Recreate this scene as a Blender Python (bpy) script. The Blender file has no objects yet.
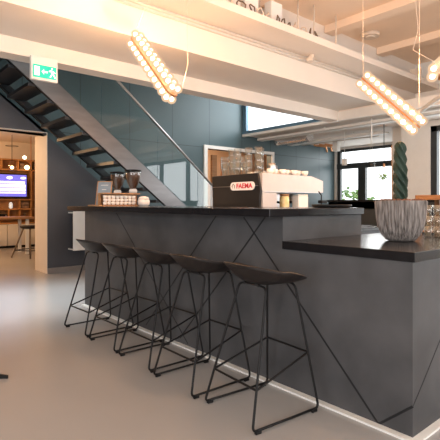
import bpy, bmesh, math, random
from mathutils import Vector, Matrix, noise
random.seed(7)
PI = math.pi
col = bpy.context.scene.collection
EYE = 1.135
FW = Vector((.651, .759, 0)); RT = Vector((.759, -.651, 0)); F = 446.0

def ray(px, py):
    return FW + RT*((px-220)/F) + Vector((0, 0, (203-py)/F))
def P(px, py, X=None, Y=None, Z=None, t=None):
    """point of the place on a wall plane X / Y, a level Z, or at distance t"""
    d = ray(px, py)
    if X is not None: t = X/d.x
    elif Y is not None: t = Y/d.y
    elif Z is not None: t = (Z-EYE)/d.z
    return Vector((0, 0, EYE)) + d*t

# ------------------------------------------------------------------ materials
def mat(name, color, rough=.5, metal=0, var=.0, scale=8, bump=0, spec=.5, stretch=None, color2=None, coat=0,
        emit=None, estr=0, trans=0, ior=1.45, detail=4):
    m = bpy.data.materials.new(name); m.use_nodes = True
    nt = m.node_tree; b = nt.nodes['Principled BSDF']
    b.inputs['Base Color'].default_value = (*color, 1)
    b.inputs['Roughness'].default_value = rough
    b.inputs['Metallic'].default_value = metal
    b.inputs['Specular IOR Level'].default_value = spec
    b.inputs['Coat Weight'].default_value = coat
    b.inputs['Transmission Weight'].default_value = trans
    b.inputs['IOR'].default_value = ior
    if emit:
        b.inputs['Emission Color'].default_value = (*emit, 1); b.inputs['Emission Strength'].default_value = estr
    tc = nt.nodes.new('ShaderNodeTexCoord'); mp = nt.nodes.new('ShaderNodeMapping')
    nt.links.new(tc.outputs['Object'], mp.inputs['Vector'])
    if stretch: mp.inputs['Scale'].default_value = stretch
    n = nt.nodes.new('ShaderNodeTexNoise'); n.inputs['Scale'].default_value = scale; n.inputs['Detail'].default_value = detail
    nt.links.new(mp.outputs['Vector'], n.inputs['Vector'])
    if var or color2:
        r = nt.nodes.new('ShaderNodeValToRGB')
        c2 = color2 or tuple(min(1, c*(1+var)) for c in color)
        c1 = color if color2 else tuple(c*(1-var) for c in color)
        r.color_ramp.elements[0].position = .32; r.color_ramp.elements[1].position = .68
        r.color_ramp.elements[0].color = (*c1, 1); r.color_ramp.elements[1].color = (*c2, 1)
        nt.links.new(n.outputs['Fac'], r.inputs['Fac']); nt.links.new(r.outputs['Color'], b.inputs['Base Color'])
    if bump:
        bp = nt.nodes.new('ShaderNodeBump'); bp.inputs['Strength'].default_value = bump; bp.inputs['Distance'].default_value = .01
        nt.links.new(n.outputs['Fac'], bp.inputs['Height']); nt.links.new(bp.outputs['Normal'], b.inputs['Normal'])
    return m

def glassmat(name, tint=(.9, .96, .95), ior=1.5, rough=.0, glossc=(1, 1, 1)):
    m = bpy.data.materials.new(name); m.use_nodes = True
    nt = m.node_tree; nt.nodes.clear()
    o = nt.nodes.new('ShaderNodeOutputMaterial'); mx = nt.nodes.new('ShaderNodeMixShader')
    fr = nt.nodes.new('ShaderNodeFresnel'); fr.inputs['IOR'].default_value = ior
    t = nt.nodes.new('ShaderNodeBsdfTransparent'); t.inputs['Color'].default_value = (*tint, 1)
    g = nt.nodes.new('ShaderNodeBsdfGlossy'); g.inputs['Roughness'].default_value = rough; g.inputs['Color'].default_value = (*glossc, 1)
    ge = nt.nodes.new('ShaderNodeNewGeometry'); iv = nt.nodes.new('ShaderNodeMath'); iv.operation = 'SUBTRACT'; iv.inputs[0].default_value = 1
    nt.links.new(ge.outputs['Backfacing'], iv.inputs[1])
    mu = nt.nodes.new('ShaderNodeMath'); mu.operation = 'MULTIPLY'; nt.links.new(fr.outputs['Fac'], mu.inputs[0]); nt.links.new(iv.outputs[0], mu.inputs[1])
    nt.links.new(mu.outputs[0], mx.inputs['Fac']); nt.links.new(t.outputs[0], mx.inputs[1]); nt.links.new(g.outputs[0], mx.inputs[2])
    nt.links.new(mx.outputs[0], o.inputs['Surface'])
    return m

def emat(name, color, s):
    return mat(name, color, .4, emit=color, estr=s)

M = {}
M['floor'] = mat('polished_concrete', (.37, .35, .335), .25, var=.05, scale=.7, spec=.5)
M['ceiling'] = mat('ceiling_paint', (.84, .67, .52), .8, var=.03, scale=2)
M['beam'] = mat('beam_paint', (.76, .69, .62), .75, var=.02, scale=2)
M['white'] = mat('white_paint', (.76, .74, .70), .55, var=.02)
M['cream'] = mat('cream_paint', (.70, .60, .50), .6, var=.02)
M['graywall'] = mat('charcoal_wall_paint', (.062, .063, .072), .42, var=.06, scale=2)
M['skirt'] = mat('taupe_skirting', (.22, .19, .17), .5, var=.05)
M['bar'] = mat('dark_plaster_panel', (.050, .049, .051), .5, scale=3.2, bump=.08, color2=(.084, .081, .083), detail=8, spec=.35)
M['groove'] = mat('joint_black', (.006, .006, .007), .6)
M['slab'] = mat('dark_stone_slab', (.012, .011, .012), .20, spec=.28, var=.12, scale=14, bump=.03)
M['black'] = mat('black_metal', (.010, .009, .009), .5, spec=.25, var=.1)
M['shell'] = mat('black_plastic_shell', (.018, .014, .013), .45, spec=.3, var=.08, scale=30)
M['steel'] = mat('brushed_steel', (.50, .47, .45), .34, metal=1, var=.06, scale=6, stretch=(1, 1, 12))
M['stringer'] = mat('raw_steel_plate', (.20, .19, .19), .30, metal=.9, var=.10, scale=3, stretch=(1, 1, 4))
M['tread'] = mat('stair_tread_steel', (.03, .032, .036), .35, metal=.5, var=.15)
M['treadtop'] = mat('tread_plate', (.10, .10, .11), .3, metal=.6, var=.15)
M['alu'] = mat('machine_aluminium', (.52, .45, .41), .38, metal=.35, var=.03)
M['glassb'] = glassmat('balustrade_glass', (.86, .93, .93), 1.75)
M['glassw'] = glassmat('window_glass', (.97, .98, .98), 1.5)
M['glassc'] = glassmat('tumbler_glass', (.90, .92, .92), 1.9, .05)
M['frame'] = mat('dark_window_frame', (.03, .035, .037), .5, var=.1)
M['bluetrim'] = mat('blue_edge_trim', (.10, .19, .27), .5, var=.05)
M['copper'] = mat('copper_edge', (.75, .36, .17), .3, metal=.8, var=.05)
M['bulb'] = emat('warm_bulb_core', (1, .70, .42), 22)
def frost():
    # frosted globe that glows softly around a bright core
    m = bpy.data.materials.new('bulb_globe_glass'); m.use_nodes = True
    nt = m.node_tree; nt.nodes.clear()
    o = nt.nodes.new('ShaderNodeOutputMaterial'); a = nt.nodes.new('ShaderNodeMixShader')
    t = nt.nodes.new('ShaderNodeBsdfTransparent'); t.inputs['Color'].default_value = (1, .96, .90, 1)
    e = nt.nodes.new('ShaderNodeEmission'); e.inputs['Color'].default_value = (1, .66, .42, 1); e.inputs['Strength'].default_value = .95
    a.inputs[0].default_value = .62
    nt.links.new(t.outputs[0], a.inputs[1]); nt.links.new(e.outputs[0], a.inputs[2]); nt.links.new(a.outputs[0], o.inputs['Surface'])
    return m
M['globe'] = frost()
M['bulbsmall'] = emat('warm_bulb', (1, .62, .28), 7)
M['wood'] = mat('oak_wood', (.30, .15, .065), .5, scale=5, color2=(.42, .22, .10), stretch=(1, 1, 8), bump=.05)
M['rackwood'] = mat('orange_brown_wood', (.15, .07, .028), .5, scale=5, color2=(.22, .11, .045), stretch=(1, 1, 8))
M['woodshelf'] = mat('shelf_wood', (.40, .17, .05), .5, scale=5, color2=(.52, .25, .085), stretch=(1, 6, 1))
M['cabwhite'] = mat('white_laminate', (.72, .66, .58), .45, var=.02)
M['beans'] = mat('coffee_beans', (.045, .018, .008), .4, scale=90, color2=(.11, .045, .02), bump=.6)
M['board'] = mat('slate_card', (.15, .20, .25), .4, scale=12, color2=(.20, .26, .31))
M['porcelain'] = mat('porcelain', (.78, .73, .68), .2, var=.02)
M['honey'] = mat('golden_syrup', (.75, .50, .18), .25, scale=20, color2=(.85, .68, .35))
M['soil'] = mat('bark_mulch', (.13, .045, .022), .9, scale=70, color2=(.30, .12, .06), bump=.8)
M['cactus'] = mat('cactus_skin', (.010, .026, .015), .5, scale=9, color2=(.028, .05, .032), bump=.1)
M['leaf'] = mat('leaf_green', (.10, .22, .06), .6, scale=5, color2=(.28, .42, .14))
M['bark'] = mat('bark', (.16, .11, .07), .8, var=.2)
M['ground'] = mat('outside_paving', (.5, .5, .48), .8, var=.1)
M['signgreen'] = mat('sign_green', (.0, .42, .30), .4, emit=(.0, .45, .32), estr=.75)
M['signwhite'] = mat('sign_white', (.85, .9, .88), .4, emit=(.85, .9, .88), estr=.45)
M['red'] = mat('logo_red', (.55, .02, .04), .4)
M['badge'] = mat('badge_white', (.78, .76, .75), .35)
M['blackpanel'] = mat('black_side_panel', (.018, .017, .017), .3, var=.1)
M['scr_blue'] = emat('screen_blue', (.14, .13, .62), 1.2)
M['scr_white'] = emat('screen_white', (.9, .9, 1.0), 1.3)
M['foil'] = mat('foil_duct', (.75, .76, .77), .25, metal=.9, bump=.6, scale=14)
M['book'] = mat('book_spines', (.10, .05, .03), .6, scale=30, color2=(.35, .22, .14))
M['cable'] = mat('clear_cable', (.75, .62, .50), .4)
M['glow'] = emat('spot_lamp', (1, .8, .55), 14)
M['gpend'] = glassmat('pendant_glass', (.95, .93, .9), 1.5)
M['picture'] = mat('picture_print', (.60, .45, .33), .6, scale=4, color2=(.75, .62, .5))
M['peachwall'] = mat('peach_wall', (.78, .55, .38), .7, var=.03)

# teal panelled wall with joints every .95 m and one level joint
def tealmat():
    m = mat('teal_wall_panels', (.066, .106, .118), .40, var=.05, scale=1.2)
    nt = m.node_tree; b = nt.nodes['Principled BSDF']
    src = b.inputs['Base Color'].links[0].from_socket
    g = nt.nodes.new('ShaderNodeNewGeometry'); s = nt.nodes.new('ShaderNodeSeparateXYZ'); nt.links.new(g.outputs['Position'], s.inputs[0])
    def math_(op, a, v=None, b2=None):
        n = nt.nodes.new('ShaderNodeMath'); n.operation = op
        nt.links.new(a, n.inputs[0])
        if v is not None: n.inputs[1].default_value = v
        if b2 is not None: nt.links.new(b2, n.inputs[1])
        return n.outputs[0]
    a = math_('ADD', s.outputs['X'], 95-6.95); a = math_('MODULO', a, .95); a = math_('LESS_THAN', a, .010)
    z = math_('SUBTRACT', s.outputs['Z'], 2.31); z = math_('ABSOLUTE', z); z = math_('LESS_THAN', z, .005)
    k = math_('MAXIMUM', a, b2=z)
    mx = nt.nodes.new('ShaderNodeMix'); mx.data_type = 'RGBA'
    nt.links.new(k, mx.inputs[0]); nt.links.new(src, mx.inputs[6]); mx.inputs[7].default_value = (.012, .02, .024, 1)
    nt.links.new(mx.outputs[2], b.inputs['Base Color'])
    return m
M['teal'] = tealmat()

def potmat():
    m = mat('ribbed_pot_glaze', (.075, .060, .052), .8, scale=70, color2=(.33, .285, .26), stretch=(1, 1, .10), bump=.4, detail=3)
    return m
M['pot'] = potmat()

# ------------------------------------------------------------------ mesh helpers
class MB:
    def __init__(s): s.bm = bmesh.new(); s.mats = []
    def _m(s, faces, mi):
        for f in faces: f.material_index = mi
    def box(s, x0, x1, y0, y1, z0, z1, mi=0, bev=0, rz=0, piv=None):
        r = bmesh.ops.create_cube(s.bm, size=1)
        vs = r['verts']
        bmesh.ops.scale(s.bm, vec=(x1-x0, y1-y0, z1-z0), verts=vs)
        bmesh.ops.translate(s.bm, vec=((x0+x1)/2, (y0+y1)/2, (z0+z1)/2), verts=vs)
        fs = list({f for v in vs for f in v.link_faces})
        s._m(fs, mi)
        if bev:
            es = list({e for v in vs for e in v.link_edges})
            r2 = bmesh.ops.bevel(s.bm, geom=es, offset=bev, segments=2, affect='EDGES', profile=.5)
            s._m(r2['faces'], mi)
            vs = list({v for f in r2['faces'] for v in f.verts})
        return s
    def prism(s, pts, axis, a, b, mi=0):
        """closed polygon pts (2-D) extruded along axis from a to b"""
        def v3(p, t):
            if axis == 'Y': return (p[0], t, p[1])
            if axis == 'X': return (t, p[0], p[1])
            return (p[0], p[1], t)
        A = [s.bm.verts.new(v3(p, a)) for p in pts]; B = [s.bm.verts.new(v3(p, b)) for p in pts]
        fs = [s.bm.faces.new(A), s.bm.faces.new(B[::-1])]
        n = len(pts)
        for i in range(n): fs.append(s.bm.faces.new((A[i], B[i], B[(i+1) % n], A[(i+1) % n])))
        s._m(fs, mi); bmesh.ops.recalc_face_normals(s.bm, faces=fs)
        return s
    def tube(s, pts, r, seg=8, mi=0, closed=False, smooth=True):
        pts = [Vector(p) for p in pts]; n = len(pts); rings = []
        up = None
        rr = r if isinstance(r, (list, tuple)) else [r]*n
        for i, p in enumerate(pts):
            if closed: d = (pts[(i+1) % n]-pts[i-1]).normalized()
            elif i == 0: d = (pts[1]-p).normalized()
            elif i == n-1: d = (p-pts[i-1]).normalized()
            else: d = ((pts[i+1]-p).normalized()+(p-pts[i-1]).normalized()).normalized()
            if up is None:
                up = Vector((0, 0, 1)) if abs(d.z) < .9 else Vector((1, 0, 0))
            a = (up-d*up.dot(d)).normalized(); b = d.cross(a); up = a
            rings.append([s.bm.verts.new(p+(a*math.cos(2*PI*k/seg)+b*math.sin(2*PI*k/seg))*rr[i]) for k in range(seg)])
        fs = []
        m = n if closed else n-1
        for i in range(m):
            A, B = rings[i], rings[(i+1) % n]
            for k in range(seg): fs.append(s.bm.faces.new((A[k], A[(k+1) % seg], B[(k+1) % seg], B[k])))
        for f in fs: f.smooth = smooth
        if not closed: fs += [s.bm.faces.new(rings[0][::-1]), s.bm.faces.new(rings[-1])]
        s._m(fs, mi)
        bmesh.ops.recalc_face_normals(s.bm, faces=fs)
        return s
    def lathe(s, prof, c=(0, 0, 0), seg=24, mi=0, fn=None, axis='Z'):
        rings = []; c = Vector(c)
        for (r, z) in prof:
            ring = []
            for k in range(seg):
                a = 2*PI*k/seg; q = fn(r, z, a) if fn else r
                v = Vector((q*math.cos(a), q*math.sin(a), z))
                if axis == 'Y': v = Vector((v.x, v.z, v.y))
                if axis == 'X': v = Vector((v.z, v.x, v.y))
                ring.append(s.bm.verts.new(c+v))
            rings.append(ring)
        fs = []
        for i in range(len(rings)-1):
            A, B = rings[i], rings[i+1]
            for k in range(seg):
                f = s.bm.faces.new((A[k], A[(k+1) % seg], B[(k+1) % seg], B[k])); f.smooth = True; fs.append(f)
        if prof[0][0] > 1e-5: fs.append(s.bm.faces.new(rings[0][::-1]))
        if prof[-1][0] > 1e-5: fs.append(s.bm.faces.new(rings[-1]))
        s._m(fs, mi)
        bmesh.ops.remove_doubles(s.bm, verts=[v for r in rings for v in r], dist=1e-6)
        return s
    def ball(s, c, r, mi=0, sub=2, sc=(1, 1, 1)):
        q = bmesh.ops.create_icosphere(s.bm, subdivisions=sub, radius=r)
        bmesh.ops.scale(s.bm, vec=sc, verts=q['verts'])
        bmesh.ops.translate(s.bm, vec=c, verts=q['verts'])
        fs = list({f for v in q['verts'] for f in v.link_faces})
        for f in fs: f.smooth = True
        s._m(fs, mi); return s
    def build(s, name, mats, parent=None, label=None):
        me = bpy.data.meshes.new(name)
        bmesh.ops.recalc_face_normals(s.bm, faces=s.bm.faces[:])
        s.bm.to_mesh(me); s.bm.free()
        for m in (mats if isinstance(mats, (list, tuple)) else [mats]): me.materials.append(M[m] if isinstance(m, str) else m)
        o = bpy.data.objects.new(name, me); col.objects.link(o)
        if parent: o.parent = parent
        if label: o['label'] = label
        return o

def empty(name, loc=(0, 0, 0), rz=0):
    o = bpy.data.objects.new(name, None); col.objects.link(o); o.location = loc; o.rotation_euler = (0, 0, rz)
    o.empty_display_size = .1
    return o
def tag(o, label, cat, group=None, kind=None):
    o['label'] = label; o['category'] = cat
    if group: o['group'] = group
    if kind: o['kind'] = kind
    return o
def struct(name, mb, mats, parent=None, label=None):
    o = mb.build(name, mats, parent)
    if not parent: o['kind'] = 'structure'
    if label: o['label'] = label
    return o
def thing(name, label, cat, loc=(0, 0, 0), rz=0, group=None):
    return tag(empty(name, loc, rz), label, cat, group)
def dup(root, loc, rz=0, label=None, group=None, rot=None):
    r = root.copy(); col.objects.link(r); r.location = loc; r.rotation_euler = rot or (0, 0, rz)
    if label: r['label'] = label
    if group: r['group'] = group
    for ch in list(root.children):
        c = ch.copy(); col.objects.link(c); c.parent = r
        for g in list(ch.children):
            d = g.copy(); col.objects.link(d); d.parent = c
    return r

# ================================================================== SETTING
struct('floor', MB().box(-3.6, 12, -4.2, 13, -.1, 0), 'floor')

# back wall (teal) with a doorway, left opening to the library room
D0, D1, DH = 5.93, 7.93, 2.29
O0, O1, OH = .6, 2.56, 2.27
wb = MB()
wb.box(-3.6, O0, 7.35, 7.80, 0, 4.3).box(O0, O1, 7.35, 7.80, OH, 4.3).box(O1, D0, 7.35, 7.50, 0, 4.3)
wb.box(D0, 7.0, 7.35, 7.50, DH, 4.3).box(7.0, D1, 7.35, 7.50, DH, 2.75).box(D1, 10.6, 7.35, 7.50, 0, 2.75)
struct('wall_back', wb, 'teal')
# charcoal under-stair wall, its top follows the stair
def zlow(x): return 2.976-.781*(x-1.583)
top = min(4.2, 0)
pts = [(O1, 0), (5.3, 0), (5.3, zlow(5.3)+.0 if zlow(5.3) > 0 else .02), (O1, zlow(O1)-.0)]
wl = MB()
wl.prism([(O1, 0), (5.25, 0), (5.25, zlow(5.25)), (O1, zlow(O1))], 'Y', 7.25, 7.345)
wl.prism([(O0, OH), (O1, OH), (O1, zlow(O1)), (O0, zlow(O0))], 'Y', 7.25, 7.345)
wl.prism([(-3.55, 0), (O0, 0), (O0, zlow(O0)), (.0, 4.2), (-3.55, 4.2)], 'Y', 7.25, 7.345)
struct('wall_left', wl, 'graywall')
# cream lining of the opening
struct('trim_1', MB().box(O1-.012, O1-.001, 7.24, 7.80, 0, OH-.012).box(O0, O1-.001, 7.24, 7.80, OH-.012, OH-.001), 'cream')
struct('baseboard_left', MB().box(O1, 5.25, 7.235, 7.249, 0, .085), 'skirt')
# door casing
struct('trim_2', MB().box(D0-.09, D0, 7.31, 7.349, 0, DH+.07).box(D1, D1+.07, 7.31, 7.349, 0, DH+.07).box(D0, D1, 7.31, 7.349, DH, DH+.07), 'white')
# east side: far window wall, white pier, near window wall
E = 10.5
def windowwall(name, X, y0, y1, wy0, wy1, wz0, wz1, zt=2.7):
    w = MB()
    w.box(X, X+.25, y0, wy0, 0, zt).box(X, X+.25, wy1, y1, 0, zt)
    w.box(X, X+.25, wy0, wy1, 0, wz0).box(X, X+.25, wy0, wy1, wz1, zt)
    struct(name, w, 'white')
windowwall('wall_right', E, 4.62, 7.35, 5.35, 7.27, .95, 2.60)
struct('wall_return', MB().box(8.56, E+.25, 4.28, 4.60, 0, 2.7), 'white')
windowwall('wall_east', 8.3, -4.0, 4.28, -2.4, 3.72, .35, 2.55, 3.75)
# window 1 (far): transom light over two sashes
def P1(px, py): return P(px, py, X=E+.05)
f = MB(); x0, x1 = E+.02, E+.10
y0, y1, z0, z1 = 5.35, 7.27, .95, 2.60
for a, b in ((y0, y0+.07), (y1-.10, y1)): f.box(x0, x1, a, b, z0, z1)
f.box(x0, x1, y0, y1, z1-.07, z1).box(x0, x1, y0, y1, z0, z0+.2)
zt = P1(370, 162).z; f.box(x0-.02, x1, y0, y1, zt-.14, zt)
ym = P1(363, 180).y; f.box(x0-.02, x1, ym-.10, ym+.12, z0, zt-.14)
w1 = struct('window_1', f, 'frame')
struct('window_pane', MB().box(E+.05, E+.06, y0+.05, y1-.08, z0+.15, z1-.05), 'glassw', w1)
# window 2 (near, right edge)
f = MB(); x0, x1 = 8.32, 8.42
for k in range(5):
    yy = 3.72-.06-k*1.51; f.box(x0, x1, yy-.05, yy+.06, .35, 2.55)
f.box(x0, x1, -2.4, 3.72, 2.45, 2.55).box(x0, x1, -2.4, 3.72, .35, .45)
w2 = struct('window_2', f, 'frame')
struct('window_pane', MB().box(8.36, 8.37, -2.4, 3.7, .4, 2.5), 'glassw', w2)
# clerestory window above the low ceiling
f = MB(); f.box(6.98, 7.06, 7.24, 7.349, 2.75, 4.2).box(6.98, 7.06, 4.81, 4.87, 2.75, 4.2).box(6.98, 7.06, 4.81, 7.349, 4.12, 4.2)
w3 = struct('window_3', f, 'bluetrim')
struct('window_pane', MB().box(7.01, 7.02, 4.86, 7.25, 2.75, 4.12), 'glassw', w3)
struct('trim_3', MB().box(6.97, 7.02, 4.81, 7.349, 2.685, 2.749), 'bluetrim')
struct('trim_4', MB().box(6.96, 7.02, 4.81, 7.349, 2.63, 2.684), 'white')
# ceilings
struct('wall_upper', MB().box(6.98, 8.6, 4.0, 4.1, 2.66, 4.2).box(6.97, 7.02, 4.1, 4.80, 2.80, 4.2), 'beam')
struct('ceiling_low', MB().box(7.021, 8.29, -4.0, 3.999, 2.66, 2.745).box(7.021, 10.75, 4.101, 7.349, 2.66, 2.745).box(6.98, 8.6, 4.0, 4.1, 2.655, 2.659), 'beam')
struct('ceiling', MB().box(-3.6, 8.60, -4.2, 4.0, 3.75, 3.9).box(-3.6, 7.03, 4.0, 7.349, 4.2, 4.3), 'ceiling')
struct('trim_11', MB().box(6.97, 7.02, -4.0, 5.02, 2.64, 2.80), 'white')
# stepped beam
struct('beam', MB().prism([(4.0, 4.2), (4.0, 2.82), (4.8, 2.82), (4.8, 2.65), (5.02, 2.65), (5.02, 4.2)], 'X', -3.6, 6.965), 'beam')
# duct soffit with near rim, joists
struct('trim_5', MB().box(-3.6, 8.29, 3.60, 3.995, 3.20, 3.24).box(-3.6, 8.29, 3.56, 3.60, 3.20, 3.29), 'beam')
for i, x in enumerate((1.2, 2.8, 4.2, 5.55, 7.0)):
    struct('trim_%d' % (6+i), MB().box(x-.10, x+.10, -4.0, 3.99, 3.64, 3.749), 'ceiling')
# unseen rear/side walls of the room; windows added to let daylight in
def holewall(name, horizontal, c, a0, a1, h0, h1, zb, zt, Z=4.3, m='white'):
    w = MB()
    bx = (lambda p, q, r, s: w.box(c-.1, c+.1, p, q, r, s)) if horizontal else (lambda p, q, r, s: w.box(p, q, c-.1, c+.1, r, s))
    bx(a0, h0, 0, Z); bx(h1, a1, 0, Z); bx(h0, h1, 0, zb); bx(h0, h1, zt, Z)
    return struct(name, w, m)
holewall('wall_west', True, -3.7, -4.2, 7.8, -3.2, 2.6, .4, 3.2, m='skirt')
holewall('wall_south', False, -4.1, -3.6, 8.3, -2.5, 6.5, .4, 3.0, Z=3.9)
for nm, hor in (('window_added_4', True), ('window_added_5', False)):
    f = MB()
    a0, a1 = (-3.2, 2.6) if hor else (-2.5, 6.5)
    zt = 3.2 if hor else 3.0
    n = 6
    for k in range(n+1):
        p = a0+.03+(a1-a0-.06)*k/n
        if hor: f.box(-3.74, -3.66, p-.03, p+.03, .4, zt)
        else: f.box(p-.03, p+.03, -4.14, -4.06, .4, zt)
    if hor: f.box(-3.74, -3.66, a0, a1, zt-.06, zt).box(-3.74, -3.66, a0, a1, .4, .46)
    else: f.box(a0, a1, -4.14, -4.06, zt-.06, zt).box(a0, a1, -4.14, -4.06, .4, .46)
    struct(nm, f, 'frame')

struct('window_6', MB().box(-.15, 2.55, 5.15, 6.25, 4.17, 4.199), 'white')
# library room behind left opening
struct('wall_library', MB().box(-1.0, 6.0, 12.3, 12.45, 0, 2.9).box(5.0, 5.1, 7.8, 12.3, 0, 2.9).box(-1.1, -1.0, 7.8, 12.45, 0, 2.9), 'cream')
struct('ceiling_library', MB().box(-1.1, 5.1, 7.81, 12.45, 2.72, 2.85), 'cream')
# small warm room behind the door
struct('wall_store', MB().box(5.2, 10.6, 9.6, 9.7, 0, 2.9).box(5.1, 5.2, 7.5, 9.7, 0, 2.9).box(10.5, 10.6, 7.5, 9.7, 0, 2.9).box(5.2, 10.5, 7.51, 9.6, 2.75, 2.85), 'peachwall')
# outside
struct('ground', MB().box(12.01, 40, -15, 25, -.15, -.05), 'ground')

# ================================================================== BAR
bar = thing('bar_counter', 'long dark grey bar with diagonal black joints and two counter heights', 'bar')
BX, B0, B1, BM = 2.09, 1.02, 4.745, 1.84
b = MB()
b.prism([(B0, .0), (B1, .0), (B1, 1.05), (BM, 1.05), (BM, .85), (B0, .85)], 'X', BX, 2.965)
b.box(2.965, 3.26, B0, 1.86, 0, .85)
def groove_front(mb, p0, p1, w=.011):
    a = P(*p0, X=BX); c = P(*p1, X=BX)
    d = Vector((0, c.y-a.y, c.z-a.z)).normalized(); n = Vector((0, -d.z, d.y))*w/2
    pts = [(a+n), (c+n), (c-n), (a-n)]
    mb.prism([(p.y, p.z) for p in pts], 'X', BX-.0012, BX+.003, 1)
def groove_side(mb, p0, p1, w=.006):
    a = P(*p0, Y=B0); c = P(*p1, Y=B0)
    d = Vector((c.x-a.x, 0, c.z-a.z)).normalized(); n = Vector((-d.z, 0, d.x))*w/2
    pts = [(a+n), (c+n), (c-n), (a-n)]
    mb.prism([(p.x, p.z) for p in pts], 'Y', B0-.0012, B0+.003, 1)
groove_front(b, (243.6, 217), (378.5, 424))
groove_front(b, (265.3, 217), (180, 338), .011)
groove_front(b, (216, 216.2), (146, 325), .010)
groove_front(b, (116.4, 213), (188, 344), .008)
groove_front(b, (378.5, 424), (412.8, 406.5), .012)
groove_side(b, (412.9, 406.5), (424, 380)); groove_side(b, (424, 380), (446, 325))
b.build('panelled_body', ['bar', 'groove'], bar)
MB().box(1.95, 2.975, 1.82, 4.90, 1.052, 1.10, bev=.003).build('raised_slab', 'slab', bar, 'dark stone slab of the raised bar')
MB().box(2.08, 3.27, 1.005, 1.838, .851, .90, bev=.003).build('lower_slab', 'slab', bar, 'dark stone slab of the lower end')
MB().box(BX-.04, BX+.0, B0-.04, B1, 0.0005, .012).box(BX, 3.26, B0-.04, B0, 0.0005, .012).build('plinth_strip', 'white', bar, 'white strip along the foot of the bar')
# work counter behind (stands under machine and grinders)
wk = thing('work_counter', 'low dark work counter behind the raised bar under the coffee machine', 'counter')
MB().box(3.02, 4.25, 2.3, 5.75, .05, .87).build('body', 'graywall', wk)
MB().box(3.0, 4.27, 2.28, 5.77, .87, .90, bev=.003).build('worktop', 'slab', wk)
MB().box(3.06, 4.2, 2.34, 5.7, 0, .05).build('plinth', 'black', wk)

# ================================================================== STOOLS
def arc(p, a, c, r, n=5):
    """rounded corner at p between directions to a and c"""
    p, a, c = Vector(p), Vector(a), Vector(c)
    u = (a-p).normalized()*r; v = (c-p).normalized()*r
    return [(p+u)*(1-t)**2+p*2*t*(1-t)+(p+v)*t*t for t in [i/n for i in range(n+1)]]
def make_stool(label, loc, rz):
    t = thing('bar_stool', label, 'stool', loc, rz, 'bar stools along the bar')
    bm = MB(); N, R = 48, 14
    grid = []
    def surf(r, a):
        ca, sa = math.cos(a), math.sin(a)
        n = 2.5
        k = (abs(ca)**n+abs(sa)**n)**(-1/n)
        x = (.178 if ca < 0 else .232)*k*ca*r+.028; y = .218*k*sa*r
        back = max(0, -ca*k); back = min(1, back)
        side = min(1, abs(sa*k))
        sd = (.66-.50*max(0, min(1, ca*k)))*side
        z = .696 + r**2.9*(.014+.103*min(1, math.sqrt(back**2+sd**2))) - .004*max(0, ca)*r**3
        if r > .9: x += -.012*back*(r-.9)/.1
        return Vector((x, y, z))
    c0 = bm.bm.verts.new(surf(0, 0))
    prev = None
    for i in range(1, R+1):
        ring = [bm.bm.verts.new(surf(i/R, 2*PI*k/N)) for k in range(N)]
        for k in range(N):
            if prev is None: fc = bm.bm.faces.new((c0, ring[k], ring[(k+1) % N]))
            else: fc = bm.bm.faces.new((prev[k], ring[k], ring[(k+1) % N], prev[(k+1) % N]))
            fc.smooth = True
        prev = ring
    s = bm.build('seat', 'shell', t)
    so = s.modifiers.new('thick', 'SOLIDIFY'); so.thickness = .009; so.offset = -1
    R_ = .0068
    tops = {}; feet = {}
    for sx in (-1, 1):
        for sy in (-1, 1):
            T = Vector((-.045 if sx < 0 else .165, sy*.115, .684)); G = Vector((-.218 if sx < 0 else .25, sy*.21, .0165))
            tops[sx, sy] = T; feet[sx, sy] = G
    def onleg(sx, sy, z):
        T, G = tops[sx, sy], feet[sx, sy]; k = (z-G.z)/(T.z-G.z); return G.lerp(T, k)
    for sx in (-1, 1):
        for sy in (-1, 1):
            T, G = tops[sx, sy], feet[sx, sy]
            inn = T+Vector((0, -sy*.06, .008)); run = feet[-sx, sy]
            pts = [inn]+arc(T, inn, G, .03)+arc(G, T, run, .03)
            MB().tube(pts, R_).build('leg', 'black', t)
    for sy in (-1, 1):
        a, c = feet[-1, sy], feet[1, sy]; d = (c-a).normalized()*.029
        MB().tube([a+d, c-d], R_).build('floor_runner', 'black', t)
        for sx in (-1, 1):
            g = feet[sx, sy]+Vector((-sx*.035, 0, 0))
            MB().box(g.x-.018, g.x+.018, g.y-.009, g.y+.009, 0, .014, bev=.003).build('glide', 'black', t)
    for sx in (-1, 1): MB().tube([tops[sx, -1]+Vector((0, .06, .008)), tops[sx, 1]-Vector((0, .06, -.008))], R_).build('seat_support', 'black', t)
    pts = []
    cs = [onleg(-1, -1, .20), onleg(1, -1, .315), onleg(1, 1, .315), onleg(-1, 1, .20)]
    for i in range(4): pts += arc(cs[i], cs[i-1], cs[(i+1) % 4], .014, 3)
    MB().tube(pts, .0062, closed=True).build('footrest', 'black', t)
    return t
st = [(1.770, 1.735, -.09, 'black bar stool nearest the camera, complete, at the low end of the bar'),
      (1.770, 2.265, -.02, 'black bar stool directly behind the nearest one along the bar'),
      (1.79, 2.775, 0, 'middle of the five black bar stools along the bar'),
      (1.79, 3.28, .02, 'black bar stool between the middle one and the farthest one'),
      (1.79, 3.80, .03, 'farthest black bar stool, in front of the white radiator')]
s0 = None
for x, y, a, lb in st:
    if s0 is None: s0 = make_stool(lb, (x, y, 0), a)
    else: dup(s0, (x, y, 0), a, lb)

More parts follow.
